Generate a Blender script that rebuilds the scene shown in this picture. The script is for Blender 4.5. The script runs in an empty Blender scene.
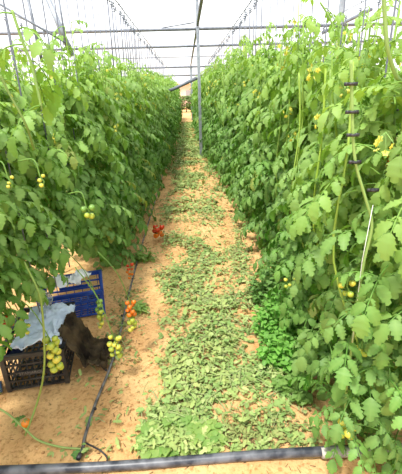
import bpy, math, random
import numpy as np
from mathutils import Vector, Matrix, noise
R_ = random.Random(7)
S = bpy.context.scene
COL = S.collection
PI = math.pi

# ------------------------------------------------------------ camera
FPX = 370.0
H_CAM = 1.6
pitch, yaw, roll = math.radians(21.4), math.radians(1.5), math.radians(1.7)
fwd = Vector((math.sin(yaw)*math.cos(pitch), math.cos(yaw)*math.cos(pitch), -math.sin(pitch)))
rgt0 = Vector((math.cos(yaw), -math.sin(yaw), 0)); up0 = rgt0.cross(fwd)
rgt = rgt0*math.cos(roll) - up0*math.sin(roll)
up = rgt0*math.sin(roll) + up0*math.cos(roll)
cam = bpy.data.cameras.new('camera'); camo = bpy.data.objects.new('camera', cam); COL.objects.link(camo)
cam.sensor_fit = 'VERTICAL'; cam.sensor_height = 24.0; cam.lens = 24.0*FPX/474.0
cam.clip_start = 0.02; cam.clip_end = 500
m = Matrix((rgt, up, -fwd)).transposed().to_4x4(); m.translation = (0, 0, H_CAM)
camo.matrix_world = m
S.camera = camo
# ------------------------------------------------------------ light
W = bpy.data.worlds.new('sky'); S.world = W; W.use_nodes = True
bg = W.node_tree.nodes['Background']; bg.inputs[0].default_value = (0.97, 0.985, 1.0, 1); bg.inputs[1].default_value = 1.15
sl = bpy.data.lights.new('sun', 'SUN'); sl.energy = 5.3; sl.angle = math.radians(8); sl.color = (1, 0.95, 0.86)
so = bpy.data.objects.new('sun', sl); COL.objects.link(so)
so.rotation_euler = Vector((0.25, 0.40, -1.0)).to_track_quat('-Z', 'Y').to_euler()
S.view_settings.view_transform = 'Standard'; S.view_settings.look = 'None'
S.view_settings.gamma = 1.0; S.view_settings.use_curve_mapping = False
S.view_settings.exposure = 0.45

# ------------------------------------------------------------ helpers
def at(px, py, Y):
    """point on the plane at distance Y seen at a pixel of the 402x474 frame"""
    d = fwd + rgt*((px-201)/FPX) + up*((237-py)/FPX)
    return Vector((0, 0, H_CAM)) + d*(Y/d.y)
def gp(px, py, z=0.0):
    d = fwd + rgt*((px-201)/FPX) + up*((237-py)/FPX)
    return Vector((0, 0, H_CAM)) + d*((z-H_CAM)/d.z)
def lin(r, g, b):
    f = lambda c: ((c/255+0.055)/1.055)**2.4 if c > 10 else c/255/12.92
    return (f(r), f(g), f(b), 1)
def mat(name, col, rough=0.6, metal=0.0, noise_amt=0.0, col2=None, scale=20, bump=0.0, spec=0.5):
    m = bpy.data.materials.new(name); m.use_nodes = True
    nt = m.node_tree; p = nt.nodes['Principled BSDF']
    p.inputs['Roughness'].default_value = rough; p.inputs['Metallic'].default_value = metal
    p.inputs['Specular IOR Level'].default_value = spec
    p.inputs['Base Color'].default_value = col
    tc = nt.nodes.new('ShaderNodeTexCoord'); n = nt.nodes.new('ShaderNodeTexNoise')
    n.inputs['Scale'].default_value = scale; n.inputs['Detail'].default_value = 5
    nt.links.new(tc.outputs['Object'], n.inputs['Vector'])
    if col2:
        r = nt.nodes.new('ShaderNodeValToRGB'); r.color_ramp.elements[0].color = col; r.color_ramp.elements[1].color = col2
        r.color_ramp.elements[0].position = .38; r.color_ramp.elements[1].position = .62
        nt.links.new(n.outputs['Fac'], r.inputs['Fac']); nt.links.new(r.outputs[0], p.inputs['Base Color'])
    if bump:
        b = nt.nodes.new('ShaderNodeBump'); b.inputs['Strength'].default_value = bump; b.inputs['Distance'].default_value = .01
        nt.links.new(n.outputs['Fac'], b.inputs['Height']); nt.links.new(b.outputs[0], p.inputs['Normal'])
    return m
def leaf_mat(name, trans=0.35, rough=0.5, spec=0.32):
    m = bpy.data.materials.new(name); m.use_nodes = True
    nt = m.node_tree; p = nt.nodes['Principled BSDF']; out = nt.nodes['Material Output']
    a = nt.nodes.new('ShaderNodeAttribute'); a.attribute_name = 'tint'
    geo = nt.nodes.new('ShaderNodeNewGeometry')
    mx = nt.nodes.new('ShaderNodeMix'); mx.data_type = 'RGBA'
    bf = nt.nodes.new('ShaderNodeMath'); bf.operation = 'MULTIPLY'; bf.inputs[1].default_value = .35
    nt.links.new(geo.outputs['Backfacing'], bf.inputs[0]); nt.links.new(bf.outputs[0], mx.inputs['Factor'])
    nt.links.new(a.outputs['Color'], mx.inputs['A']); mx.inputs['B'].default_value = lin(160, 185, 112)
    nt.links.new(mx.outputs['Result'], p.inputs['Base Color'])
    p.inputs['Roughness'].default_value = rough; p.inputs['Specular IOR Level'].default_value = spec
    t = nt.nodes.new('ShaderNodeBsdfTranslucent')
    tm = nt.nodes.new('ShaderNodeMix'); tm.data_type = 'RGBA'; tm.blend_type = 'MULTIPLY'; tm.inputs['Factor'].default_value = 1
    nt.links.new(a.outputs['Color'], tm.inputs['A']); tm.inputs['B'].default_value = (1.35, 1.25, .7, 1)
    nt.links.new(tm.outputs['Result'], t.inputs['Color'])
    ms = nt.nodes.new('ShaderNodeMixShader'); ms.inputs[0].default_value = trans
    nt.links.new(p.outputs[0], ms.inputs[1]); nt.links.new(t.outputs[0], ms.inputs[2]); nt.links.new(ms.outputs[0], out.inputs['Surface'])
    return m

class MB:
    def __init__(s): s.v = []; s.f = []; s.c = []
    def add(s, vs, fs, col=None):
        o = len(s.v); s.v += [tuple(v) for v in vs]; s.f += [tuple(i+o for i in f) for f in fs]
        s.c += [col or (1, 1, 1, 1)]*len(vs)
    def box(s, c, d, M=None, col=None):
        vs = [Vector((c[0]+sx*d[0]/2, c[1]+sy*d[1]/2, c[2]+sz*d[2]/2)) for sz in (-1, 1) for sy in (-1, 1) for sx in (-1, 1)]
        if M: vs = [M @ v for v in vs]
        s.add(vs, [(0, 2, 3, 1), (4, 5, 7, 6), (0, 1, 5, 4), (2, 6, 7, 3), (0, 4, 6, 2), (1, 3, 7, 5)], col)
    def tube(s, pts, rad, n=8, col=None, caps=True):
        pts = [Vector(p) for p in pts]; N = len(pts); vs = []
        r = rad if isinstance(rad, (list, tuple)) else [rad]*N
        prev = None
        for i, p in enumerate(pts):
            t = (pts[min(i+1, N-1)] - pts[max(i-1, 0)])
            t = t.normalized() if t.length > 1e-9 else Vector((0, 0, 1))
            if prev is None:
                a = Vector((1, 0, 0)) if abs(t.x) < .8 else Vector((0, 1, 0))
                u = t.cross(a).normalized()
            else:
                u = (prev - t*prev.dot(t)).normalized()
            prev = u; w = t.cross(u)
            for k in range(n):
                an = 2*PI*k/n; vs.append(p + (u*math.cos(an)+w*math.sin(an))*r[i])
        fs = [(i*n+k, i*n+(k+1) % n, (i+1)*n+(k+1) % n, (i+1)*n+k) for i in range(N-1) for k in range(n)]
        if caps: fs += [tuple(reversed(range(n))), tuple((N-1)*n+k for k in range(n))]
        s.add(vs, fs, col)
    def ball(s, c, r, seg=10, ring=7, col=None, sq=(1, 1, 1)):
        vs = [Vector((c[0], c[1], c[2]+r*sq[2]))]
        for i in range(1, ring):
            th = PI*i/ring
            for k in range(seg):
                a = 2*PI*k/seg
                vs.append(Vector((c[0]+r*sq[0]*math.sin(th)*math.cos(a), c[1]+r*sq[1]*math.sin(th)*math.sin(a), c[2]+r*sq[2]*math.cos(th))))
        vs.append(Vector((c[0], c[1], c[2]-r*sq[2])))
        fs = [(0, 1+k, 1+(k+1) % seg) for k in range(seg)]
        for i in range(ring-2):
            for k in range(seg):
                a = 1+i*seg+k; b = 1+i*seg+(k+1) % seg; fs.append((a, a+seg, b+seg, b))
        L = len(vs)-1; o = 1+(ring-2)*seg
        fs += [(L, o+(k+1) % seg, o+k) for k in range(seg)]
        s.add(vs, fs, col)
    def mesh(s, name, m, smooth=True):
        me = bpy.data.meshes.new(name); me.from_pydata(s.v, [], s.f)
        ca = me.color_attributes.new('tint', 'FLOAT_COLOR', 'POINT')
        ca.data.foreach_set('color', np.array(s.c, dtype=np.float32).ravel())
        me.materials.append(m)
        if smooth: me.polygons.foreach_set('use_smooth', [True]*len(me.polygons))
        me.update(); return me
    def build(s, name, m, parent=None, smooth=True, loc=None):
        o = bpy.data.objects.new(name, s.mesh(name, m, smooth)); COL.objects.link(o)
        if parent: o.parent = parent
        if loc is not None: o.location = loc
        return o
def inst(name, me, parent=None, loc=(0, 0, 0), rz=0, sc=1):
    o = bpy.data.objects.new(name, me); COL.objects.link(o)
    if parent: o.parent = parent
    o.location = loc; o.rotation_euler = (0, 0, rz); o.scale = (sc, sc, sc); return o
def empty(name, loc=(0, 0, 0), rz=0):
    o = bpy.data.objects.new(name, None); COL.objects.link(o); o.location = loc; o.rotation_euler = (0, 0, rz)
    o.empty_display_size = .05; return o
def tag(o, label=None, cat=None, group=None, kind=None):
    if label: o['label'] = label
    if cat: o['category'] = cat
    if group: o['group'] = group
    if kind: o['kind'] = kind
    return o
def smooth_path(pts, k=6):
    P = [Vector(p) for p in pts]; out = []
    for i in range(len(P)-1):
        p0 = P[max(i-1, 0)]; p1 = P[i]; p2 = P[i+1]; p3 = P[min(i+2, len(P)-1)]
        for j in range(k):
            t = j/k
            out.append(.5*((2*p1)+(p2-p0)*t+(2*p0-5*p1+4*p2-p3)*t*t+(3*p1-p0-3*p2+p3)*t*t*t))
    out.append(P[-1]); return out

# ------------------------------------------------------------ materials
M_LEAF = leaf_mat('tomato_leaf')
M_LITTER = leaf_mat('wilted_leaf', .12, .7, .25)
M_WEED = leaf_mat('weed_leaf', .4, .5)
M_STEM = leaf_mat('vine_stem', .05, .5)
M_FRUIT = leaf_mat('tomato_skin', .1, .25, .5)
M_BLACKPL = mat('black_plastic', lin(38, 38, 42), .45, col2=lin(58, 56, 56), scale=30)
M_STEEL = mat('galvanised_steel', lin(150, 156, 165), .45, .6, col2=lin(170, 176, 184), scale=12)
M_STEELD = mat('dull_steel', lin(105, 110, 120), .55, .3, col2=lin(125, 130, 140), scale=12)
M_WIRE = mat('wire', lin(105, 112, 125), .5, .3)
M_STRING = mat('twine', lin(112, 116, 128), .8)
M_BLUE = mat('blue_plastic', lin(28, 62, 150), .4, col2=lin(38, 78, 170), scale=20)

# ------------------------------------------------------------ setting
def soil_z(x, y):
    d = 1.0 if y < 9 else max(0, 1-(y-9)/4)
    z = .016*noise.noise(Vector((x*2.2, y*2.2, 1))) + .012*noise.noise(Vector((x*7, y*7, 4))) + .006*noise.noise(Vector((x*22, y*22, 9)))
    return z*d - .004
def axis(segs):
    out = []
    for a, b, n in segs: out += list(np.linspace(a, b, n, endpoint=False))
    return out + [segs[-1][1]]
xs = axis([(-60, -6, 8), (-6, -1.6, 24), (-1.6, 1.6, 190), (1.6, 6, 24), (6, 60, 8)])
ys = axis([(-6, .6, 16), (.6, 4.2, 210), (4.2, 10, 90), (10, 28, 40), (28, 120, 10)])
vv = [(x, y, soil_z(x, y)) for y in ys for x in xs]; nx = len(xs)
ff = [(j*nx+i, j*nx+i+1, (j+1)*nx+i+1, (j+1)*nx+i) for j in range(len(ys)-1) for i in range(nx-1)]
me = bpy.data.meshes.new('floor'); me.from_pydata(vv, [], ff); me.polygons.foreach_set('use_smooth', [True]*len(ff))
fl = bpy.data.objects.new('floor', me); COL.objects.link(fl); tag(fl, 'bare sandy orange-tan soil floor of the greenhouse', kind='structure')
ms = bpy.data.materials.new('sandy_soil'); ms.use_nodes = True; nt = ms.node_tree; p = nt.nodes['Principled BSDF']
p.inputs['Roughness'].default_value = .95; p.inputs['Specular IOR Level'].default_value = .1
tc = nt.nodes.new('ShaderNodeTexCoord')
def nz(scale, det, rough=.6):
    n = nt.nodes.new('ShaderNodeTexNoise'); n.inputs['Scale'].default_value = scale; n.inputs['Detail'].default_value = det
    n.inputs['Roughness'].default_value = rough; nt.links.new(tc.outputs['Object'], n.inputs['Vector']); return n
n1 = nz(3.2, 6); n2 = nz(45, 5, .7); n3 = nz(24, 3)
r1 = nt.nodes.new('ShaderNodeValToRGB'); e = r1.color_ramp.elements
e[0].position = .3; e[0].color = lin(198, 150, 98); e[1].position = .68; e[1].color = lin(230, 189, 134)
nt.links.new(n1.outputs['Fac'], r1.inputs['Fac'])
r2 = nt.nodes.new('ShaderNodeValToRGB'); e = r2.color_ramp.elements
e[0].position = .34; e[0].color = (.5, .42, .32, 1); e[1].position = .5; e[1].color = (1, 1, 1, 1)
nt.links.new(n2.outputs['Fac'], r2.inputs['Fac'])
mx = nt.nodes.new('ShaderNodeMix'); mx.data_type = 'RGBA'; mx.blend_type = 'MULTIPLY'; mx.inputs['Factor'].default_value = .8
nt.links.new(r1.outputs[0], mx.inputs['A']); nt.links.new(r2.outputs[0], mx.inputs['B'])
nt.links.new(mx.outputs['Result'], p.inputs['Base Color'])
b = nt.nodes.new('ShaderNodeBump'); b.inputs['Strength'].default_value = .7; b.inputs['Distance'].default_value = .012
nt.links.new(n2.outputs['Fac'], b.inputs['Height']); nt.links.new(b.outputs[0], p.inputs['Normal'])
me.materials.append(ms)

# plastic film shell
mf = bpy.data.materials.new('plastic_film'); mf.use_nodes = True; nt = mf.node_tree
for n in list(nt.nodes):
    if n.type == 'BSDF_PRINCIPLED': nt.nodes.remove(n)
out = nt.nodes['Material Output']
tr = nt.nodes.new('ShaderNodeBsdfTransparent'); tr.inputs[0].default_value = (.95, .97, 1, 1)
tl = nt.nodes.new('ShaderNodeBsdfTranslucent'); tl.inputs[0].default_value = (.95, .97, 1, 1)
mxs = nt.nodes.new('ShaderNodeMixShader'); mxs.inputs[0].default_value = .25
nt.links.new(tr.outputs[0], mxs.inputs[1]); nt.links.new(tl.outputs[0], mxs.inputs[2]); nt.links.new(mxs.outputs[0], out.inputs['Surface'])
def quad(name, pts, label):
    mb = MB(); n = len(pts)
    mb.add(pts, [tuple(range(n))]); o = mb.build(name, mf, smooth=False); return tag(o, label, kind='structure')
XE, YB, YE = 7.2, -4.0, 27.0
mb = MB()
prof = []
for cx in (-3.5, 3.9):
    for k in range(13):
        a = PI*(1-k/12); prof.append((cx+3.7*math.cos(a), 3.75+1.2*math.sin(a)))
mb.add([(x, y, z) for x, z in prof for y in (YB, YE)], [(2*i, 2*i+1, 2*i+3, 2*i+2) for i in range(len(prof)-1)])
tag(mb.build('ceiling', mf), 'white translucent plastic film roof in two arched bays', kind='structure')
quad('wall_left', [(-XE, YB, 0), (-XE, YE, 0), (-XE, YE, 3.75), (-XE, YB, 3.75)], 'white plastic film side wall on the left')
quad('wall_right', [(7.6, YB, 0), (7.6, YE, 0), (7.6, YE, 3.75), (7.6, YB, 3.75)], 'white plastic film side wall on the right')
mb = MB()
mb.add([(-XE, YE, 0), (-1.1, YE, 0), (-1.1, YE, 2.6), (-XE, YE, 3.75)], [(0, 1, 2, 3)])
mb.add([(1.3, YE, 0), (7.6, YE, 0), (7.6, YE, 3.75), (1.3, YE, 2.6)], [(0, 1, 2, 3)])
arch = [(x, YE, z) for x, z in prof]
mb.add([(-1.1, YE, 2.6), (1.3, YE, 2.6)] + [arch[-1]] + list(reversed(arch[:-1])), [tuple(range(2+len(arch)))])
tag(mb.build('wall_back', mf, smooth=False), 'white plastic film end wall with open doorway at the end of the path', kind='structure')
quad('wall_front', [(-XE, YB, 0), (7.6, YB, 0), (7.6, YB, 3.75), (-XE, YB, 3.75)], 'white plastic film wall behind the viewer')

# ------------------------------------------------------------ steel frame
PX = .33
def post(x, y, h, r, label, name='steel_post'):
    t = empty(name, (x, y, 0)); tag(t, label, 'post')
    mb = MB(); mb.box((0, 0, h/2), (2*r, 2*r, h)); mb.build('shaft', M_STEEL, t, smooth=False)
    mb = MB(); mb.box((0, 0, .004), (.24, .24, .02)); mb.build('base_plate', M_STEELD, t, smooth=False)
    mb = MB(); mb.box((0, 0, h-.03), (2*r+.05, 2*r+.05, .08)); mb.build('bracket', M_STEELD, t, smooth=False)
    return t
post(PX, 10, 3.7, .036, 'tall grey steel post in the right row edge, the nearer one over the path')
post(PX, 24, 3.0, .06, 'far grey steel post at the path end beside the doorway')
post(3.75, 10, 3.7, .05, 'grey steel post standing beyond the right row against the white film')
for y, z, r, lab in [(10, 3.0, .035, 'grey steel crossbeam nearest overhead, topmost of the beams in the sky'),
                (13.5, 3.0, .035, 'second grey steel crossbeam from the top, just beyond the nearest one'),
                (24, 3.0, .05, 'thin grey crossbeam far down the path carried by the far post'),
                (18, 3.05, .016, 'thin crossing tension bar between the nearer beams and the far beams'),
                (26.95, 2.66, .05, 'lowest grey crossbeam above the far doorway')]:
    mb = MB(); mb.tube([(-7.2, y, z), (7.6, y, z)], r, 8); tag(mb.build('crossbeam', M_STEELD), lab, 'beam')
mb = MB(); mb.tube([(PX, -3.9, 3.09), (PX, 26.9, 3.09)], .034, 8)
tag(mb.build('ridge_pipe', M_STEELD), 'dark grey lengthwise steel pipe running overhead above the path', 'beam')
def brace(a, b, r, lab, mm=M_STEELD):
    mb = MB(); mb.tube([a, b], r, 8); return tag(mb.build('brace', mm), lab, 'brace')
brace(at(197, 78, 10), at(166, 92.5, 10), .04, 'short dark diagonal strut from the near post down to the left row')
brace(at(322, 33, 9.9), at(372, 9, 9.9), .04, 'dark diagonal strut rising to the right above the right row')
brace(at(46, -6, 5.2), at(72, 56, 5.2), .036, 'pale thick leaning pipe at top left behind the vine shoots', M_STEEL)
brace(at(27, -6, 5), at(42, 62, 5), .018, 'thin dark leaning rod at top left beside the thick pale pipe')
brace(at(58, -6, 5), at(67, 50, 5), .012, 'thin dark rod just right of the pale leaning pipe')
brace(at(-4, 2, 4.6), at(68, 44, 4.6), .012, 'thin dark rod sloping down across the top left corner')
brace(at(162, 28, 10), at(194, 22.5, 10), .012, 'thin tie rod running left from the near post above the beam')

# ------------------------------------------------------------ row wires, strings
ROWS = {'left': -.9, 'right': .97}
for nm, x in (('left', -.9), ('right', .97), ('outer left', -2.6), ('outer right', 2.67)):
    mb = MB(); mb.tube([(x, -3.5, 2.8), (x, 10, 2.77), (x, 18, 2.77), (x, 26.9, 2.8)], .006 if 'outer' in nm else .007, 6)
    tag(mb.build('trellis_wire', M_WIRE), 'thin overhead trellis wire running along the %s tomato row' % nm, 'wire')
mb = MB(); mb.tube([(0, 0, -.002), (0, 0, .02), (.012, 0, .032), (.024, 0, .02), (.024, 0, 0), (.012, 0, -.05)], .004, 5)
mb.tube([(.012, 0, -.05), (.03, 0, -.09), (-.006, 0, -.1)], .004, 5); HOOK = mb.mesh('hook', M_STEELD)
mb = MB()
mb.tube([(.012+.022*math.cos(t*.9), .022*math.sin(t*.9), -.055-.0035*t) for t in range(16)], .0045, 5)
COIL = mb.mesh('coil', M_WIRE)
mb = MB(); mb.tube([(.012, 0, -.1), (.008, .003, -.6), (0, 0, -1.1)], .008, 4); STR = mb.mesh('string', M_STRING)
mb = MB(); mb.tube([(.012, 0, -.1), (.01, .003, -1.1), (0, 0, -2.35)], .0045, 4); STRL = mb.mesh('string', M_STRING)
def hang(x, y, rz, long, side):
    t = empty('support_string', (x-.012, y, 2.772), rz)
    inst('string', STRL if long else STR, t)
    if y < 17:
        inst('hook', HOOK, t); inst('coil', COIL, t, sc=1.2)
    tag(t, 'thin plant support string with hook hanging from the trellis wire of the %s row' % side, 'string', 'support strings of the %s tomato row' % side)
for side, x in (('left', -.9), ('right', .97), ('outer left', -2.6), ('outer right', 2.67)):
    y = 1.9; k = 0
    while y < (18 if 'outer' not in side else 12):
        hang(x, y, R_.uniform(0, PI), y < 5 and 'outer' not in side, side)
        y += (.30 if y < 8 else .6) if 'outer' not in side else .55

# ------------------------------------------------------------ foliage generators
def mixc(a, b, t): return tuple(a[i]*(1-t)+b[i]*t for i in range(3))+(1,)
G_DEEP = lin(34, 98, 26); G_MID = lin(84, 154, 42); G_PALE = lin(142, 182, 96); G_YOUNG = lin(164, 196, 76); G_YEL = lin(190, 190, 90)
PROF = [0, .36, .25, .46, .30, .36, .16, 0]
def leaflet(mb, base, d, nrm, L, wid, col, rnd, curl=.35, lobes=True):
    d = d.normalized(); s = d.cross(nrm)
    if s.length < 1e-4: s = d.cross(Vector((1, 0, 0)))
    s.normalize(); n = s.cross(d).normalized()
    if lobes == 2: pr = [.04, .34, .30, .50, .36, .50, .36, .40, .22, .22, 0]
    elif lobes: pr = [.04, .42, .28, .48, .26, .32, 0]
    else: pr = [.04, .3, .46, .5, .4, .22, 0]
    K = len(pr)-1; vs = []; fs = []; cs = []
    fold = rnd.uniform(.05, .5); p = Vector(base); dd = d.copy(); wav = rnd.uniform(-.12, .12)
    rib = mixc(col, G_PALE, .35)
    for i in range(K+1):
        t = i/K
        w = pr[i]*wid*L*rnd.uniform(.85, 1.15)
        vs.append(p.copy()); cs.append(rib)
        if i < K:
            tooth = dd*((.07*6/K)*L)*((1 if i % 2 else -.6) if lobes else 0)
            a_ = n*w*(fold+wav*math.sin(i*2.1)); b_ = n*w*(fold+wav*math.cos(i*1.7))
            vs.append(p + s*w + a_ + tooth); vs.append(p - s*w + b_ + tooth); cs += [col, col]
        dd = (dd - n*curl*rnd.uniform(.6, 1.3)*.33*6/K).normalized(); p = p + dd*(L/K)
    for i in range(K-1):
        a = 3*i; fs += [(a, a+3, a+4, a+1), (a, a+2, a+5, a+3)]
    a = 3*(K-1); fs += [(a, a+3, a+1), (a, a+2, a+3)]
    mb.add(vs, fs, col); mb.c[-len(vs):] = cs
def compound(mb, base, az, el, L, rnd, col, droop=1.0, size=1.0, pairs=3, stalk=True, lob=2):
    """one pinnate tomato leaf: arching rachis with lobed leaflets"""
    d = Vector((math.cos(az)*math.cos(el), math.sin(az)*math.cos(el), math.sin(el)))
    pts = [Vector(base)]; N = 6
    dirs = []
    for i in range(N):
        d = (d + Vector((0, 0, -.22*droop))).normalized(); dirs.append(d); pts.append(pts[-1]+d*(L/N))
    if stalk: mb.tube(pts, [.0035*size]+[.0026*size]*(N-1)+[.0012], 4, mixc(col, G_PALE, .5), caps=False)
    tone = lambda: mixc(col, G_PALE if rnd.random() < .5 else G_DEEP, rnd.uniform(0, .28))
    UP = Vector((0, 0, 1))
    ls = .088*size*(L/.3)
    leaflet(mb, pts[-1], dirs[-1]+Vector((0, 0, -.2)), UP+dirs[-1]*.5, ls*1.3, .74, tone(), rnd, .45, lob)
    for k in range(pairs):
        i = N-1-k*2 if k < 2 else 2
        if i < 1: break
        if k < 2:
            for sg in (-1, 1):
                s2 = dd_s = dirs[i-1].cross(UP); s2 = s2.normalized() if s2.length > .1 else Vector((1, 0, 0))
                leaflet(mb, (pts[i]+pts[i-1])/2, dirs[i-1]*.6+s2*sg+Vector((0, 0, -.2)), UP, ls*.42, .8, tone(), rnd)
        q = pts[i]; dd = dirs[i-1]; sd = dd.cross(UP)
        if sd.length < .1: sd = Vector((1, 0, 0))
        sd.normalize(); nn = sd.cross(dd)
        sz = ls*(1.05 if k < 2 else .7)
        for sg in (-1, 1):
            dl = dd*rnd.uniform(.3, .8)+sd*sg+Vector((0, 0, rnd.uniform(-.7, .05)))*droop
            leaflet(mb, q+dl.normalized()*.008, dl, nn+Vector((0, 0, .3)), sz*rnd.uniform(.8, 1.15), .68, tone(), rnd, .45, lob if k < 2 else 1)
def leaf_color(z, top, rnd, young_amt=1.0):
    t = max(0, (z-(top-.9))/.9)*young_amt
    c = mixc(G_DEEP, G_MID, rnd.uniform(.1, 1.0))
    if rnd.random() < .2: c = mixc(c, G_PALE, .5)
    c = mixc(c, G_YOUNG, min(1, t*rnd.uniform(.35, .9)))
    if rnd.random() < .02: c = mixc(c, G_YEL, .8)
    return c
def foliage(seed, z0, top, n, rad=.17, size=1.0, leafL=.245, shoots=3, lob=2):
    rnd = random.Random(seed); mb = MB()
    for i in range(n):
        z = z0+.06+(top-z0-.1)*((i+rnd.random())/n)
        az = rnd.uniform(0, 2*PI); rr = rad*math.sqrt(rnd.random())*(1.25 if z < top-.35 else .9)
        ba = rnd.uniform(0, 2*PI)
        base = (rr*math.cos(ba), rr*math.sin(ba)*1.1, z)
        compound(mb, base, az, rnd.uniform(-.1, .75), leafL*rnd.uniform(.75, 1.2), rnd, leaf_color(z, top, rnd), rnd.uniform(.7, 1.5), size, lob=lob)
    for s in range(shoots):                                     # young growing tips
        x, y = rnd.uniform(-.22, .22), rnd.uniform(-.2, .2); h = rnd.uniform(.05, .3)
        mb.tube([(x*.7, y*.7, top-.4), (x, y, top-.1), (x*1.1, y*1.05, top+h)], [.006, .005, .003], 5, mixc(G_YOUNG, G_PALE, .4))
        for k in range(5):
            z = top-.1+(h+.1)*(k+1)/5
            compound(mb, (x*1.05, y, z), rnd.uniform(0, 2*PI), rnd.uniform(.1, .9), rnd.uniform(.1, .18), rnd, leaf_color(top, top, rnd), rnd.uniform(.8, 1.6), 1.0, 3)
    return mb
def hang_stem(seed):
    rnd = random.Random(seed); mb = MB()
    for k in range(2):
        o = rnd.uniform(-.06, .06)
        mb.tube(smooth_path([(.03, o, 1.7), (o, -o, 1.2), (-.05, o, .85), (-.26, .5*o, .6), (-.38, o, .3), (-.40, o, 0)], 4), .0065, 6, lin(132, 160, 80))
    return mb
def stem_mesh(seed, h, z0=0.0):
    rnd = random.Random(seed); mb = MB()
    for k in range(3):
        a = rnd.uniform(0, 6.28); ox = .25*math.cos(a); oy = .2*math.sin(a)
        mb.tube(smooth_path([(ox*.3, oy*.3, .5), (ox, oy, .95), (ox*.95, oy*1.1, 1.4), (ox*1.05, oy, h+.1)], 4), .0052, 5, mixc(lin(142, 172, 92), G_YOUNG, rnd.random()))
    for k in range(2):
        ox, oy = rnd.uniform(-.05, .05), rnd.uniform(-.05, .05)
        pts = [(ox+rnd.uniform(-.03, .03), oy+rnd.uniform(-.03, .03), z0+(h-z0)*i/8) for i in range(9)]
        mb.tube(smooth_path(pts, 3), .0075, 6, lin(132, 160, 80))
    return mb
def flowers(seed):
    rnd = random.Random(seed); mb = MB()
    for i in range(1):
        a = rnd.uniform(0, 2*PI); c = Vector((0, 0, 0))
        for k in range(rnd.randint(3, 5)):
            ax = Vector((rnd.uniform(-1, 1), rnd.uniform(-1, 1), rnd.uniform(-.3, .6))).normalized(); au = ax.orthogonal().normalized(); av = ax.cross(au)
            q = c+Vector((rnd.uniform(-.03, .03), rnd.uniform(-.03, .03), rnd.uniform(-.03, .03)))
            for j in range(5):
                aj = 2*PI*j/5; leaflet(mb, q, au*math.cos(aj)+av*math.sin(aj)+ax*.5, ax, .016, .6, lin(240, 226, 84), rnd, .1, False)
            mb.tube([q, q+Vector((0, 0, .015)), c+Vector((0, 0, .05))], .0014, 3, G_PALE)
    return mb

V_FULL = [foliage(10+i, .04, 2.0, 220).mesh('foliage', M_LEAF) for i in range(4)]
V_LEFT = [foliage(30+i, .04, 1.84, 210).mesh('foliage', M_LEAF) for i in range(4)]
V_HANG = [foliage(50+i, .58, 1.74, 215, leafL=.205).mesh('foliage', M_LEAF) for i in range(4)]
V_MID = [foliage(60+i, .46, 1.80, 150).mesh('foliage', M_LEAF) for i in range(2)]
V_NEAR = [foliage(70+i, .04, 1.68, 300, leafL=.20).mesh('foliage', M_LEAF) for i in range(3)]
V_NEXT = [foliage(75+i, .04, 1.84, 250, leafL=.225).mesh('foliage', M_LEAF) for i in range(3)]
V_FAR = [foliage(80+i, .04, 1.95, 110, size=1.3, shoots=2, lob=1).mesh('foliage', M_LEAF) for i in range(3)]
STEMS = [stem_mesh(90+i, 1.8).mesh('stem', M_STEM) for i in range(4)]
NSTEM = [stem_mesh(120+i, 1.58).mesh('stem', M_STEM) for i in range(2)]
HSTEM = [hang_stem(99+i).mesh('stem', M_STEM) for i in range(2)]
FLW = [flowers(95+i).mesh('flower_cluster', M_FRUIT) for i in range(4)]
plants = {}
ordw = ['nearest', 'second', 'third', 'fourth', 'fifth', 'sixth', 'seventh', 'eighth']
def plant(side, i, x, y, fol, group_label=None, label=None, sc=1.0, rz=None, fl=True):
    t = empty('tomato_plant', (x, y, 0), R_.uniform(0, 2*PI) if rz is None else rz)
    inst('foliage', fol, t, sc=sc); inst('stem', R_.choice(HSTEM) if fol in V_HANG or fol in V_MID else R_.choice(NSTEM) if y < 3 else R_.choice(STEMS), t)
    if fl and y < 9:
        for k in range(5 if 'right' in side else 2):
            a = R_.uniform(0, 2*PI); inst('flower_cluster', R_.choice(FLW), t, (.3*math.cos(a), .3*math.sin(a), R_.uniform(1.3, 1.9)), R_.uniform(0, 6), .8 if y < 2.5 else 1.1)
    if label: tag(t, label, 'plant', 'tomato plants of the %s row' % side)
    else: tag(t, group_label, 'plant', 'tomato plants of the %s row' % side)
    plants.setdefault(side, []).append(t); return t
LAB_L = ['tomato vine at the lower left frame edge whose leaves overhang the black crate front',
         'tomato vine right above the black crate of pale cloth, bare below waist height',
         'tomato vine above the blue crate, leaves dangling in front of its white contents',
         'tomato vine just behind the blue crate, first to shade the drip hose',
         'tomato vine whose low leaves reach the hose beside the orange and yellow truss',
         'left-row tomato vine next to the orange ripe truss at the path edge',
         'left-row tomato vine just beyond the orange ripe truss at the path edge']
LAB_R = ['tomato vine at the lower right corner, leaves hanging over the dusty pipe end',
         'tomato vine behind the bare green stem with black clips on the right',
         'right-row tomato vine growing directly behind the lush bright weed bush',
         'right-row tomato vine just beyond the bright weed bush, over dark shade',
         'right-row tomato vine opposite the blue crate, leaves reaching the litter',
         'right-row tomato vine across the path from the orange ripe truss',
         'right-row tomato vine just past the one facing the orange ripe truss']
y = 1.1; i = 0
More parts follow.
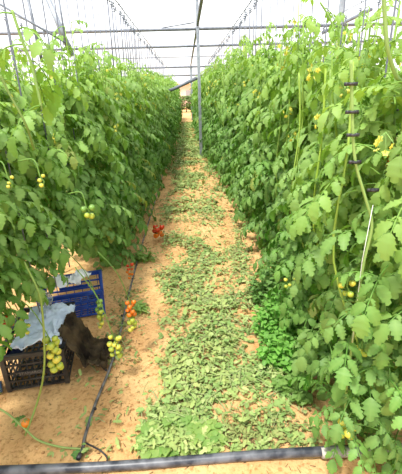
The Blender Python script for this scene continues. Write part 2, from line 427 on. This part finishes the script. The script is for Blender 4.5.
while y < 26:
    if y < 2.7: f = V_HANG[i % 4]
    elif y < 3.5: f = V_MID[i % 2]
    elif y < 12: f = V_LEFT[i % 4]
    else: f = V_FAR[i % 3]
    gl = 'green tomato vine in the dense left row, %s stretch' % ('middle' if y < 10 else 'far')
    t = plant('left', i, ROWS['left']-(.12 if y < 2.7 else 0)+min(.17, max(0, (y-5)*.035))+R_.uniform(-.05, .05), y, f, gl, LAB_L[i] if i < len(LAB_L) else None, rz=R_.uniform(-.3, .3) if y < 3.5 else None, fl=y < 12)
    if i >= len(LAB_L): t['group'] = 'tomato plants of the left row, %s stretch' % ('middle' if y < 10 else 'far')
    y += .36 if y < 12 else .5; i += 1
y = 1.27; i = 0
while y < 26:
    f = V_NEAR[i % 3] if y < 2.3 else V_NEXT[i % 3] if y < 4 else (V_FULL[i % 4] if y < 12 else V_FAR[i % 3])
    gl = 'green tomato vine in the dense right row, %s stretch' % ('middle' if y < 10 else 'far')
    t = plant('right', i, ROWS['right']-(.22 if y < 1.6 else .14 if y < 2.3 else .05)-min(.27, max(0, (y-5)*.04))+R_.uniform(-.05, .05), y, f, gl, LAB_R[i] if i < len(LAB_R) else None, fl=y < 12)
    if i >= len(LAB_R): t['group'] = 'tomato plants of the right row, %s stretch' % ('middle' if y < 10 else 'far')
    y += .36 if y < 12 else .5; i += 1
for side, x in (('outer left', -2.6), ('outer right', 2.67)):
    y = 1.2; i = 0
    while y < 26:
        plant(side, i, x+R_.uniform(-.06, .06), y, V_FAR[i % 3], 'tomato vine in the %s row glimpsed behind the front row' % side, fl=False)
        y += .62; i += 1

# ------------------------------------------------------------ fruit trusses (parts of their vines)
YG = lin(176, 190, 70); YL = lin(214, 208, 84); OR = lin(236, 128, 40); RD = lin(214, 70, 38); GR = lin(120, 160, 70)
def tomato_mesh(r, col):
    mb = MB(); mb.ball((0, 0, 0), r, 12, 8, col, (1, 1, .95))
    for k in range(5):
        a = 2*PI*k/5
        leaflet(mb, Vector((0, 0, r*.93)), Vector((math.cos(a), math.sin(a), .15)), Vector((0, 0, 1)), r*.8, .4, lin(90, 130, 50), R_, .5, False)
    return mb.mesh('tomato', M_FRUIT)
TM = {}
def tomato(col, r):
    k = (col, round(r, 3))
    if k not in TM: TM[k] = tomato_mesh(r, col)
    return TM[k]
def nearest(side, y): return min(plants[side], key=lambda t: abs(t.location.y-y))
def truss(side, top, length, n, cols, r=.0165, bend=(0, 0), width=.024, anchor=None):
    root = nearest(side, top.y)
    inv = (Matrix.Translation(root.location) @ Matrix.Rotation(root.rotation_euler.z, 4, 'Z')).inverted()
    sg_ = -1 if side == 'left' else 1
    a = anchor or (Vector((top.x+sg_*.16, top.y+.03, max(top.z+.12, .76))) if top.z < .8 and side == 'left' else Vector((top.x+sg_*.07, top.y+.02, top.z+.05)))
    mid = (a+top)/2+Vector((-sg_*.02, 0, .03))
    end = top+Vector((bend[0], bend[1], -length))
    path = smooth_path([a, mid, top, (top+end)/2+Vector((.01, 0, 0)), end], 5)
    # the truss keeps its own origin at its stalk tip
    o = bpy.data.objects.new('fruit_truss', None)
    mb = MB(); mb.tube([p-top for p in path], [.0027]*(len(path)-1)+[.002], 6, lin(104, 140, 62))
    o = mb.build('fruit_truss', M_STEM, root); o.matrix_local = inv @ Matrix.Translation(top)
    for k in range(n):
        t = (k+.3)/n; c = cols[min(len(cols)-1, int(t*len(cols)))]
        an = k*2.4+R_.uniform(-.4, .4)
        w = width*(1.1-.35*t)
        q = (end-top)*t+Vector((math.cos(an)*w, math.sin(an)*w, R_.uniform(-.006, .006)))
        inst('tomato', tomato(c, r*R_.choice((.85, 1.0, 1.1))), o, q, R_.uniform(0, 6))
truss('left', at(49, 338, 1.52), .20, 17, [YG, YL, YG], .0185, (.01, 0))
truss('left', at(98, 300, 2.0), .20, 13, [GR, YG, YL], .0145, width=.015)
truss('left', at(114, 338, 1.75), .12, 14, [YL, YG], .0155, width=.028)
truss('left', at(130, 302, 1.95), .20, 18, [OR, OR, YG, YL], .0155, width=.02)
truss('left', at(158, 226, 4.0), .13, 10, [RD, OR], .030, width=.045)
truss('left', at(129, 264, 2.9), .14, 8, [RD, OR], .016)
truss('left', at(5, 318, 1.7), .10, 7, [RD, OR, YG], .018)
truss('left', at(26, 285, 1.9), .07, 4, [RD, YG], .016)
truss('left', at(22, 318, 1.8), .10, 6, [YG, YL], .012)
truss('left', at(86, 206, 1.5), .06, 4, [GR, YG], .014)
truss('left', at(8, 178, 1.3), .04, 3, [YL], .008, width=.012)
truss('left', at(40, 176, 1.3), .04, 3, [YL], .008, width=.012)
truss('right', at(347, 425, 1.14), .06, 6, [YL, YG], .016)
truss('right', at(290, 278, 1.9), .08, 6, [YL, YG], .012)
truss('right', at(347, 285, 1.2), .05, 4, [YL, YG], .012)
truss('right', at(362, 345, 1.16), .05, 4, [YL, YG], .013)
truss('right', at(320, 66, 2.8), .05, 4, [YL], .013)
truss('right', at(346, 85, 1.9), .05, 5, [YL], .012)
truss('right', at(395, 153, 1.5), .05, 5, [YL, OR], .012)

# ------------------------------------------------------------ bare vine stems near the viewer
def vine(name, pts, r, label, col, clips=(), leaves=0, truss_=False):
    root = empty(name, pts[-1]); o0 = Vector(pts[-1]); tag(root, label, 'plant stem')
    P = [p-o0 for p in smooth_path(pts, 6)]
    mb = MB(); mb.tube(P, [r]*(len(P)-1)+[r*.7], 8, col); mb.build('stem', M_STEM, root)
    for c in clips:
        c = Vector(c)-o0; mb = MB()
        mb.tube([c+Vector((r*1.9*math.cos(a*PI/6), r*1.9*math.sin(a*PI/6), 0)) for a in range(13)], .0042, 6)
        mb.box(c+Vector((r*2.4, 0, 0)), (.014, .008, .01)); mb.box(c-Vector((r*2.4, 0, 0)), (.014, .008, .01))
        mb.build('clip', M_BLACKPL, root)
    if leaves:
        mb = MB(); rnd = random.Random(len(pts)*7+leaves)
        for k in range(leaves):
            q = P[int(len(P)*(k+.5)/leaves)]
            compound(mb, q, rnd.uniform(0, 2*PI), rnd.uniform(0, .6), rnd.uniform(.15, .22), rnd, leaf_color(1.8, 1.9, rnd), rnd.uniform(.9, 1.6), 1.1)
        mb.build('leaves', M_LEAF, root)
    return root
GS = lin(142, 172, 96)
Yh = 1.15
vine('vine_stem', [at(351, 60, Yh), at(352, 100, Yh), at(353, 135, Yh), at(356, 165, Yh), at(366, 200, Yh), at(372, 226, Yh), at(364, 262, Yh), at(358, 300, Yh), at(352, 345, Yh), at(346, 395, Yh+.02), at(344, 430, Yh+.08), gp(344, 444, .01)],
     .005, 'long bare pale green stem with black clips hanging in front of the right row', GS,
     clips=[at(351, 84, Yh), at(352, 112, Yh), at(353, 135, Yh), at(355, 162, Yh), at(373, 190, Yh)])
vine('vine_stem', [at(383, -30, 1.25), at(385, 20, 1.25), at(388, 50, 1.25), at(396, 76, 1.27), at(404, 86, 1.3), at(410, 120, 1.33)],
     .0065, 'thick curved vine stem against the white sky in the top right corner', GS, leaves=0)
vine('vine_stem', [at(320, 2, 2.6), at(332, 24, 2.6), at(337, 55, 2.6), at(343, 80, 2.6)], .006, 'young forked shoot rising above the right row beside the curved stem', GS, leaves=4)
vine('vine_stem', [at(395, 95, 1.4), at(394, 135, 1.4), at(398, 160, 1.4), at(404, 200, 1.4)], .006, 'short clipped stem at the right frame edge at eye height', GS, clips=[at(394, 110, 1.4), at(396, 134, 1.4)])
vine('vine_stem', [at(12, 10, 1.7), at(22, 40, 1.7), at(32, 66, 1.7), at(42, 110, 1.7)], .006, 'young shoot rising against the sky in the top left corner', GS, leaves=6)
vine('vine_stem', [at(0, 75, 1.3), at(10, 95, 1.3), at(26, 125, 1.3), at(34, 150, 1.35)], .0042, 'slanting green stem across the leaves near the left frame edge', lin(112, 136, 66))
vine('vine_stem', [at(24, 262, 1.62), at(36, 286, 1.55), at(41, 302, 1.52), at(44, 335, 1.5), at(44, 370, 1.48), at(38, 400, 1.5), gp(25, 436, .01)],
     .0052, 'bent green stem hanging in front of the black crate', lin(138, 160, 78))
o0 = at(373, 205, 1.14); mb = MB(); mb.tube([(0, 0, 0)]+[at(362, 262, 1.14)-o0, at(352, 345, 1.14)-o0], .0013, 4)
o = mb.build('support_string', mat('white_twine', lin(226, 228, 222), .8)); o.location = o0
tag(o, 'thin white string slanting beside the bare clipped stem on the right', 'string')
v = vine('fallen_stem', [gp(-8, 405, .06), gp(8, 414, .05), gp(24, 428, .035), gp(38, 440, .02), gp(60, 447, .014), gp(84, 449, .008)], .005,
     'green trailing stem with one orange tomato lying on the sand at lower left', lin(156, 180, 104))
o0 = v.location
tt = inst('tomato', tomato(lin(240, 140, 40), .023), v, gp(26, 423, .05)-o0)
mb = MB(); rnd = random.Random(3)
for k in range(5): leaflet(mb, gp(19, 420, .04)-o0, Vector((rnd.uniform(-1, .6), rnd.uniform(-.5, 1), .1)), Vector((0, 0, 1)), .04, .7, mixc(G_DEEP, G_MID, rnd.random()), rnd)
mb.build('leaves', M_LEAF, v)

# ------------------------------------------------------------ drip lines
yp = 1.212
t = empty('main_pipe', (0, yp, .026)); tag(t, 'thick black plastic irrigation pipe lying across the bottom of the path', 'pipe')
mb = MB(); pts = [(x, .008*math.sin(x*3), .002*math.sin(x*5)) for x in np.linspace(-1.8, 2.2, 40)]
mb.tube(pts, .0215, 14)
mp = mat('dusty_pipe', lin(42, 46, 56), .4, col2=lin(104, 106, 112), scale=14)
mb.build('pipe', mp, t)
mb = MB(); mb.tube([(.56, 0, .001), (.62, 0, .001), (1.5, 0, 0)], .0235, 14)
o = mb.build('sleeve', mat('dust_film', lin(190, 184, 176), .8, col2=lin(140, 134, 126), scale=25), t); o['label'] = 'dusty pale grey length of the pipe at right'
t = empty('drip_hose', (-.56, 1.3, .008)); tag(t, 'thin black drip hose running along the left row past the black crate', 'hose')
hp = [(-.565, 1.262, .03), (-.568, 1.31, .012), (-.575, 1.40, .009), (-.57, 1.6, .009), (-.545, 1.87, .009), (-.54, 2.2, .009), (-.56, 2.88, .009), (-.57, 4, .009), (-.56, 7, .01), (-.56, 14, .01)]
o0 = t.location
mb = MB(); mb.tube([p-o0 for p in smooth_path(hp, 8)], .0085, 8); mb.build('hose', mat('hose_black', lin(62, 62, 66), .35, col2=lin(128, 126, 124), scale=18), t)
mb = MB(); mb.tube([Vector((-.567, 1.245, .034))-o0, Vector((-.567, 1.275, .022))-o0], .012, 8); mb.build('connector', M_BLACKPL, t)
for k in range(7):
    mb = MB(); c = Vector((hp[4][0], 1.55+.3*k, .018)); c.x = -.562+.0*k
    mb.ball(c-o0, .009, 8, 6); mb.build('dripper', M_BLACKPL, t)
mb = MB(); q = [gp(86, 443, .012), gp(94, 447, .02), gp(101, 451, .025), gp(107, 458, .02), gp(106, 464, .03)]
mb.tube(smooth_path(q, 6), .0042, 6); tag(mb.build('feeder_tube', M_BLACKPL), 'short curled black tube between drip hose and thick pipe', 'tube')

# ------------------------------------------------------------ crates
def lattice_crate(name, w, d, h, m, label, loc, rz, bars=4, ribs=9, thick=.008):
    t = empty(name, loc, rz); tag(t, label, 'crate')
    def panel(length, M):
        mb = MB()
        for k in range(bars+1):
            z = .012+(h-.03)*k/bars
            mb.box((0, 0, z), (length, thick, .012 if k < bars else .026), M)
        for k in range(ribs):
            x = -length/2+length*(k+.5)/ribs
            mb.box((x, .002, h/2), (.005, thick*.7, h-.02), M)
        mb.box((0, -.001, h*.44), (length*.5, thick*.5, h*.11), M)
        mb.build('side_panel', m, t, smooth=False)
    panel(w, Matrix.Translation((0, -d/2, 0)))
    panel(w, Matrix.Translation((0, d/2, 0)) @ Matrix.Rotation(PI, 4, 'Z'))
    panel(d, Matrix.Translation((w/2, 0, 0)) @ Matrix.Rotation(PI/2, 4, 'Z'))
    panel(d, Matrix.Translation((-w/2, 0, 0)) @ Matrix.Rotation(-PI/2, 4, 'Z'))
    for sx in (-1, 1):
        for sy in (-1, 1):
            mb = MB(); mb.box((sx*(w/2-.006), sy*(d/2-.006), h/2), (.026, .026, h)); mb.build('corner_post', m, t, smooth=False)
    mb = MB()
    for k in range(9): mb.box((-w/2+w*(k+.5)/9, 0, .008), (.012, d-.01, .007))
    for k in range(11): mb.box((0, -d/2+d*(k+.5)/11, .007), (w-.01, .012, .006))
    mb.build('base', m, t, smooth=False)
    mb = MB()
    for sy in (-1, 1): mb.box((0, sy*(d/2+.004), h-.004), (w+.024, .02, .012))
    for sx in (-1, 1): mb.box((sx*(w/2+.004), 0, h-.004), (.02, d+.024, .012))
    mb.build('rim', m, t, smooth=False)
    return t
CR = lattice_crate('plastic_crate', .335, .50, .25, mat('crate_black', lin(28, 28, 30), .4, col2=lin(62, 60, 58), scale=14),
    'black lattice plastic crate filled with pale blue cloth on the sand', (-.975, 1.995, .004), math.radians(9))
cu = bpy.data.curves.new('lettering', 'FONT'); cu.body = 'STAMAROU'; cu.size = .026; cu.extrude = .0012; cu.align_x = 'CENTER'
to = bpy.data.objects.new('tmp', cu); COL.objects.link(to)
bpy.context.view_layer.update()
tm = bpy.data.meshes.new_from_object(to); bpy.data.objects.remove(to)
lt = bpy.data.objects.new('lettering', tm); COL.objects.link(lt); tm.materials.append(mat('moulded_letters', lin(120, 114, 108), .6))
lt.parent = CR; lt.location = (-.02, -.2565, .108); lt.rotation_euler = (PI/2, 0, 0); lt['label'] = 'worn raised pale lettering on the crate front'
lattice_crate('plastic_crate', .46, .34, .215, M_BLUE, 'bright blue slotted plastic crate standing behind the black crate', (-.97, 2.62, .004), math.radians(14), bars=3, ribs=7, thick=.012)

def cloth(name, cx, cy, w, d, rz, zf, m, label, cat, seed=1, fold=.015, n=44, thick=.005):
    vs = []; fs = []; M = Matrix.Rotation(rz, 3, 'Z')
    base = Vector((cx, cy, 0)); top = []
    rnd = random.Random(seed)
    for j in range(n):
        for i in range(n):
            u, v = i/(n-1)-.5, j/(n-1)-.5
            e = 1+.16*noise.noise(Vector((math.atan2(v, u+1e-6)*1.3, seed, 2)))
            p = M @ Vector((u*w*e, v*d*e, 0))
            z = zf(p.x+cx, p.y+cy, u, v)
            q = Vector((p.x*7, p.y*7, seed))
            wv = noise.noise(q*1.3)*2.2
            z += fold*1.5*noise.noise(q)+fold*(1-abs(noise.noise(Vector((p.x*17+p.y*9+wv, p.y*6+wv, seed+3))))*3)+fold*.9*(1-abs(noise.noise(Vector((p.x*22-p.y*14+wv, p.y*26, seed+9))))*2.6)
            top.append(Vector((p.x, p.y, z)))
    for j in range(n-1):
        for i in range(n-1): fs.append((j*n+i, j*n+i+1, (j+1)*n+i+1, (j+1)*n+i))
    zmin = min(p.z for p in top)
    me = bpy.data.meshes.new(name); me.from_pydata([p-Vector((0, 0, zmin)) for p in top], [], fs)
    me.polygons.foreach_set('use_smooth', [True]*len(fs)); me.materials.append(m)
    o = bpy.data.objects.new(name, me); COL.objects.link(o); o.location = (cx, cy, zmin)
    so = o.modifiers.new('s', 'SOLIDIFY'); so.thickness = thick
    return tag(o, label, cat)
MP = mat('pale_cloth', lin(192, 208, 228), .85, col2=lin(208, 220, 236), scale=8, spec=.1)
cloth('cloth', -.932, 1.985, .27, .44, math.radians(4), lambda x, y, u, v: .272+.03*math.cos(u*3)*math.cos(v*2.6)-.10*max(0, u-.40)*2, MP,
      'crumpled pale blue cloth heaped on top of the black crate', 'cloth', 3, .017)
cloth('cloth', -1.085, 1.95, .09, .36, math.radians(9), lambda x, y, u, v: .215-.03*abs(u), mat('navy_cloth', lin(30, 38, 72), .9, spec=.1),
      'dark navy cloth tucked in the left side of the black crate', 'cloth', 8, .010, 24)
def brz(x, y, u, v):
    s = x
    if s < -.79: return .258-.6*max(0, -.805-s)
    t = min(1, (s+.79)/.12); t = t*t*(3-2*t)
    return .262*(1-t)+.055*t-.028*max(0, (x+.63)/.1)
cloth('jacket', -.682, 1.965, .25, .27, math.radians(-4), brz, mat('brown_cloth', lin(40, 34, 28), .85, col2=lin(84, 72, 54), scale=9, spec=.1),
      'dark brown crumpled jacket slumping off the crate onto the sand', 'jacket', 12, .032, 64)
MW = mat('white_plastic', lin(236, 240, 244), .5)
cloth('plastic_bag', -1.03, 2.56, .13, .16, .3, lambda x, y, u, v: .25+.05*math.cos(u*3)*math.cos(v*3), MW, 'crumpled white plastic bag in the left part of the blue crate', 'bag', 21, .02, 26, .002)
cloth('plastic_bag', -.89, 2.60, .11, .18, -.3, lambda x, y, u, v: .27+.05*math.cos(u*3)*math.cos(v*3), MW, 'crumpled white plastic bag in the right part of the blue crate', 'bag', 22, .02, 26, .002)
# clear cup lying on the cloth
mg = bpy.data.materials.new('clear_plastic'); mg.use_nodes = True; p = mg.node_tree.nodes['Principled BSDF']
p.inputs['Base Color'].default_value = (.92, .95, .97, 1); p.inputs['Roughness'].default_value = .12
p.inputs['Transmission Weight'].default_value = .75; p.inputs['IOR'].default_value = 1.2
c = empty('plastic_cup', (-.965, 2.17, .35)); tag(c, 'clear plastic cup lying on the pale cloth at the crate back', 'cup')
mb = MB(); ang = 28; prof = [(.030, 0), (.034, .02), (.038, .06), (.043, .085), (.045, .087), (.041, .084), (.036, .06), (.032, .02), (.028, .003), (0.001, .003)]
vs = [(r*math.cos(2*PI*k/ang), r*math.sin(2*PI*k/ang), z) for r, z in [(0.001, 0)]+prof for k in range(ang)]
mb.add(vs, [(j*ang+k, j*ang+(k+1) % ang, (j+1)*ang+(k+1) % ang, (j+1)*ang+k) for j in range(len(prof)) for k in range(ang)])
o = mb.build('cup_body', mg, c); o.rotation_euler = (math.radians(60), .0, .15)
mb = MB(); mb.tube([(.044*math.cos(a*PI/12), .044*math.sin(a*PI/12), .086) for a in range(25)], .003, 6)
o = mb.build('cup_rim', mg, c); o.rotation_euler = (math.radians(60), .0, .15)
# bottle at the frame edge
b = empty('bottle', (-1.235, 1.70, .034)); tag(b, 'blue and green plastic bottle lying left of the black crate corner', 'bottle')
mb = MB(); mb.tube([(.0, 0, 0), (.004, 0, 0), (.03, 0, 0), (.10, 0, 0)], [.02, .03, .034, .034], 16); mb.build('bottle_base', mat('blue_grey', lin(64, 96, 130), .35), b)
mb = MB(); mb.tube([(0, 0, 0), (-.08, 0, 0), (-.11, 0, 0), (-.13, 0, 0), (-.15, 0, 0)], [.034, .034, .026, .013, .013], 16); mb.build('bottle_body', mat('bottle_green', lin(96, 150, 110), .35), b)
b.rotation_euler = (0, 0, math.radians(20))

# ------------------------------------------------------------ ground cover
LIT = [(lin(166, 172, 98), 3), (lin(122, 142, 72), 3), (lin(192, 192, 134), 2), (lin(78, 114, 50), 3), (lin(170, 156, 98), 1)]
LC = [c for c, n in LIT for _ in range(n)]
def lit_density(x, y):
    if y < 1.27 or y > 24: return 0
    left = -.20 + .07*math.sin(y*2.1) - (.22 if y > 2.6 else 0)*min(1, (y-2.6)/.6 if y > 2.6 else 0) - (.12 if y < 1.55 else 0)
    right = .62
    if x < left or x > right: return .025 if (-.9 < x < .9 and y < 6) else 0
    d = 1.0
    if y < 1.56: d = .95 if x < .06 else .14
    elif y < 1.7 and x > .1: d = .35
    elif 1.95 < y < 2.5 and x > .28: d = .35
    if y > 4.3: d = .55
    if y > 6: d = .8
    n = noise.noise(Vector((x*2.6, y*1.7, 7.3)))
    if y > 3.2: d *= .85 if n > -.05 else .15
    else: d *= 1 if n > -.2 else .35
    ed = min(x-left, right-x); d *= min(1, .25+ed*7)
    return d
mb = MB(); rnd = random.Random(11); cnt = 0; tries = 0
while cnt < 19000 and tries < 260000:
    tries += 1
    y = 1.27+(rnd.random()**1.8)*21; x = rnd.uniform(-.75, .75)
    if rnd.random() > lit_density(x, y): continue
    a = rnd.uniform(0, 2*PI); hm = .03+.09*max(0, noise.noise(Vector((x*3.5, y*3, 2.2)))+.15)
    z = soil_z(x, y)+rnd.random()**1.3*hm+.006
    L = rnd.uniform(.02, .048)*(1.6 if rnd.random() < .12 else 1)*(1 if y < 5 else 1.5 if y < 9 else 2.2)
    leaflet(mb, (x, y, z), Vector((math.cos(a), math.sin(a), rnd.uniform(-.15, .35))), Vector((rnd.uniform(-.5, .5), rnd.uniform(-.5, .5), 1)), L, rnd.uniform(.35, .8), mixc(mixc(rnd.choice(LC), rnd.choice(LC), rnd.random()), lin(176, 176, 112) if noise.noise(Vector((x*4, y*3, 5))) > 0 else lin(72, 116, 62), rnd.uniform(0, .45)), rnd, rnd.uniform(-.1, .9))
    if cnt % 9 == 0 and y > 1.42:
        q = Vector((x, y, z)); dd = Vector((math.cos(a+1), math.sin(a+1), 0))
        mb.tube([q, q+dd*.05+Vector((0, 0, .01)), q+dd*.10], .0022, 4, lin(165, 175, 120), caps=False)
    cnt += 1
tag(mb.build('leaf_litter', M_LITTER), 'wilted pale green cut tomato leaves strewn along the sandy path', 'leaves', kind='stuff')
mb = MB()
for k in range(1500):
    if k % 3 == 0: x, y = rnd.gauss(.26, .13), rnd.gauss(1.38, .05)
    elif k % 3 == 1: x, y = rnd.gauss(-.54, .07), rnd.uniform(1.9, 2.9)
    else: x, y = rnd.uniform(-.35, .5), rnd.uniform(2.2, 14)
    if y < 1.26: continue
    a = rnd.uniform(0, 6.3)
    leaflet(mb, (x, y, soil_z(x, y)+.006+rnd.random()**2*.03), Vector((math.cos(a), math.sin(a), rnd.uniform(-.1, .5))), Vector((rnd.uniform(-.6, .6), rnd.uniform(-.6, .6), 1)), rnd.uniform(.015, .04)*(1 if y < 5 else 1.8), rnd.uniform(.3, .7),
            mixc(lin(128, 104, 62), rnd.choice([lin(150, 138, 84), lin(92, 74, 50), lin(110, 110, 60)]), rnd.random()), rnd, rnd.uniform(.2, 1.1))
tag(mb.build('dry_leaves', M_LITTER), 'curled brown dry leaves scattered among the green cuttings', 'leaves', kind='stuff')
# dry crumbs and twigs
mb = MB()
for k in range(1500):
    y = 1.0+rnd.random()**1.5*6; x = rnd.uniform(-1.5, .8) if k % 3 else rnd.gauss(.25, .12)
    if k % 3 == 0: y = rnd.uniform(1.28, 1.42)
    if rnd.random() < .5 and k % 3: x = rnd.gauss(-.5, .07)
    z = soil_z(x, y)+.004; a = rnd.uniform(0, 6.3); L = rnd.uniform(.006, .03)
    dd = Vector((math.cos(a), math.sin(a), rnd.uniform(-.1, .2)))*L
    mb.tube([Vector((x, y, z)), Vector((x, y, z))+dd], [.002, .001], 4, rnd.choice([lin(120, 96, 66), lin(150, 126, 90), lin(100, 104, 60), lin(88, 72, 52)]))
tag(mb.build('dry_debris', M_LITTER), 'small dry twigs and crumbs scattered over the sand', 'debris', kind='stuff')
mb = MB()
for k in range(900):
    y = 1.0+rnd.random()**1.6*5; x = rnd.uniform(-1.4, 1.1); r = rnd.uniform(.003, .009)
    mb.ball((x, y, soil_z(x, y)+r*.3), r, 6, 4, rnd.choice([lin(206, 164, 112), lin(186, 142, 94), lin(222, 182, 130)]), (1, rnd.uniform(.7, 1.2), .7))
tag(mb.build('soil_clods', M_LITTER), 'small crumbs of sandy soil on the ground', 'clods', kind='stuff')

def weed(name, x, y, w, h, n, cols, label, seed, L=(.03, .05), blade=False):
    rnd = random.Random(seed); mb = MB(); sm = MB()
    t = empty(name, (x, y, soil_z(x, y))); tag(t, label, 'weed')
    for k in range(n):
        a = rnd.uniform(0, 2*PI); r = w*math.sqrt(rnd.random()); hh = h*rnd.uniform(.35, 1)*(1.1-.6*(r/w)**2)
        p0 = Vector((r*.6*math.cos(a), r*.6*math.sin(a), 0)); p1 = Vector((r*math.cos(a), r*math.sin(a), hh))
        sm.tube([p0, (p0+p1)/2+Vector((0, 0, hh*.1)), p1], .0018, 4, lin(120, 150, 70), caps=False)
        for j in range(9 if not blade else 4):
            q = p0.lerp(p1, .25+.75*(j/8 if not blade else j/3)); b = rnd.uniform(0, 2*PI)
            leaflet(mb, q, Vector((math.cos(b), math.sin(b), rnd.uniform(-.1, .8))), Vector((0, 0, 1)), rnd.uniform(*L), .75 if not blade else .3, mixc(cols[0], cols[1], rnd.random()), rnd, .4, False)
    mb.build('leaves', M_WEED, t); sm.build('stalks', M_STEM, t)
    return t
BG = (lin(64, 150, 36), lin(116, 196, 62))
weed('weed_bush', .58, 2.14, .18, .36, 120, BG, 'lush bright green weed bush at the right edge of the path', 1)
weed('weed_bush', .53, 1.84, .15, .24, 80, BG, 'bright green weed bush in front of the taller lush one', 2)
weed('weed_bush', .60, 2.55, .16, .38, 60, (lin(40, 100, 34), lin(70, 140, 50)), 'darker green weed bush behind the lush bright one', 3)
weed('weed_bush', .53, 1.6, .10, .12, 34, (lin(80, 130, 50), lin(120, 160, 70)), 'low sparse weed at the right row foot, nearest of the weed bushes', 4)
LG = (lin(96, 150, 52), lin(160, 186, 90))
weed('weed_clump', -.16, 1.34, .13, .07, 34, LG, 'broad lime green weed clump behind the thick pipe, leftmost of the two', 5, (.04, .07))
weed('weed_clump', .0, 1.33, .10, .06, 26, LG, 'lime green weed clump behind the thick pipe, right of the leftmost', 6, (.035, .06))
weed('weed_clump', -.585, 1.285, .012, .02, 4, (lin(60, 130, 60), lin(80, 150, 70)), 'tiny green sprig beside the drip hose end', 8, (.02, .03))
weed('grass_tuft', -.44, 2.55, .05, .08, 14, LG, 'small green tuft on the sand between hose and leaf litter', 9, (.05, .09), True)
weed('grass_tuft', -.5, 3.5, .10, .12, 24, LG, 'green tuft at the foot of the left row near the orange truss', 10, (.06, .11), True)
weed('grass_tuft', .93, 1.17, .07, .05, 16, LG, 'small green tuft in front of the dusty pipe at lower right', 12, (.03, .05))

# ------------------------------------------------------------ beyond the doorway
t = empty('building', (-1.2, 44, 0)); tag(t, 'pale pinkish building far beyond the open doorway', 'building')
mw = mat('pink_plaster', lin(226, 196, 180), .9, col2=lin(236, 210, 196), scale=2)
mb = MB(); mb.box((0, 3, 1.25), (9, 5, 2.5)); mb.build('wall', mw, t, smooth=False)
mb = MB(); mb.box((0, 3, 2.6), (9.6, 5.6, .22)); mb.build('roof', mat('roof_pale', lin(240, 232, 226), .9), t, smooth=False)
mb = MB(); mb.box((1.6, .48, 1.3), (.9, .1, 1.0)); mb.build('window', mat('window_dark', lin(150, 150, 155), .3), t, smooth=False)
t = empty('shrub', (-.05, 34, 0)); tag(t, 'dark green shrub outside the far doorway', 'shrub')
mb = MB(); rnd = random.Random(9)
for k in range(520):
    a = rnd.uniform(0, 6.3); e = rnd.uniform(-1.2, 1.5); r = rnd.uniform(.35, .62)
    leaflet(mb, (r*math.cos(a)*math.cos(e), r*math.sin(a)*math.cos(e), .72+1.0*r*math.sin(e)), Vector((math.cos(a), math.sin(a), .2)), Vector((0, 0, 1)), .28, .8, mixc(lin(70, 96, 44), lin(108, 130, 66), rnd.random()), rnd)
mb.build('foliage', M_LEAF, t); mb = MB(); mb.tube([(0, 0, 0), (0, 0, .8)], .05, 6, lin(110, 90, 70)); mb.build('trunk', M_STEM, t)
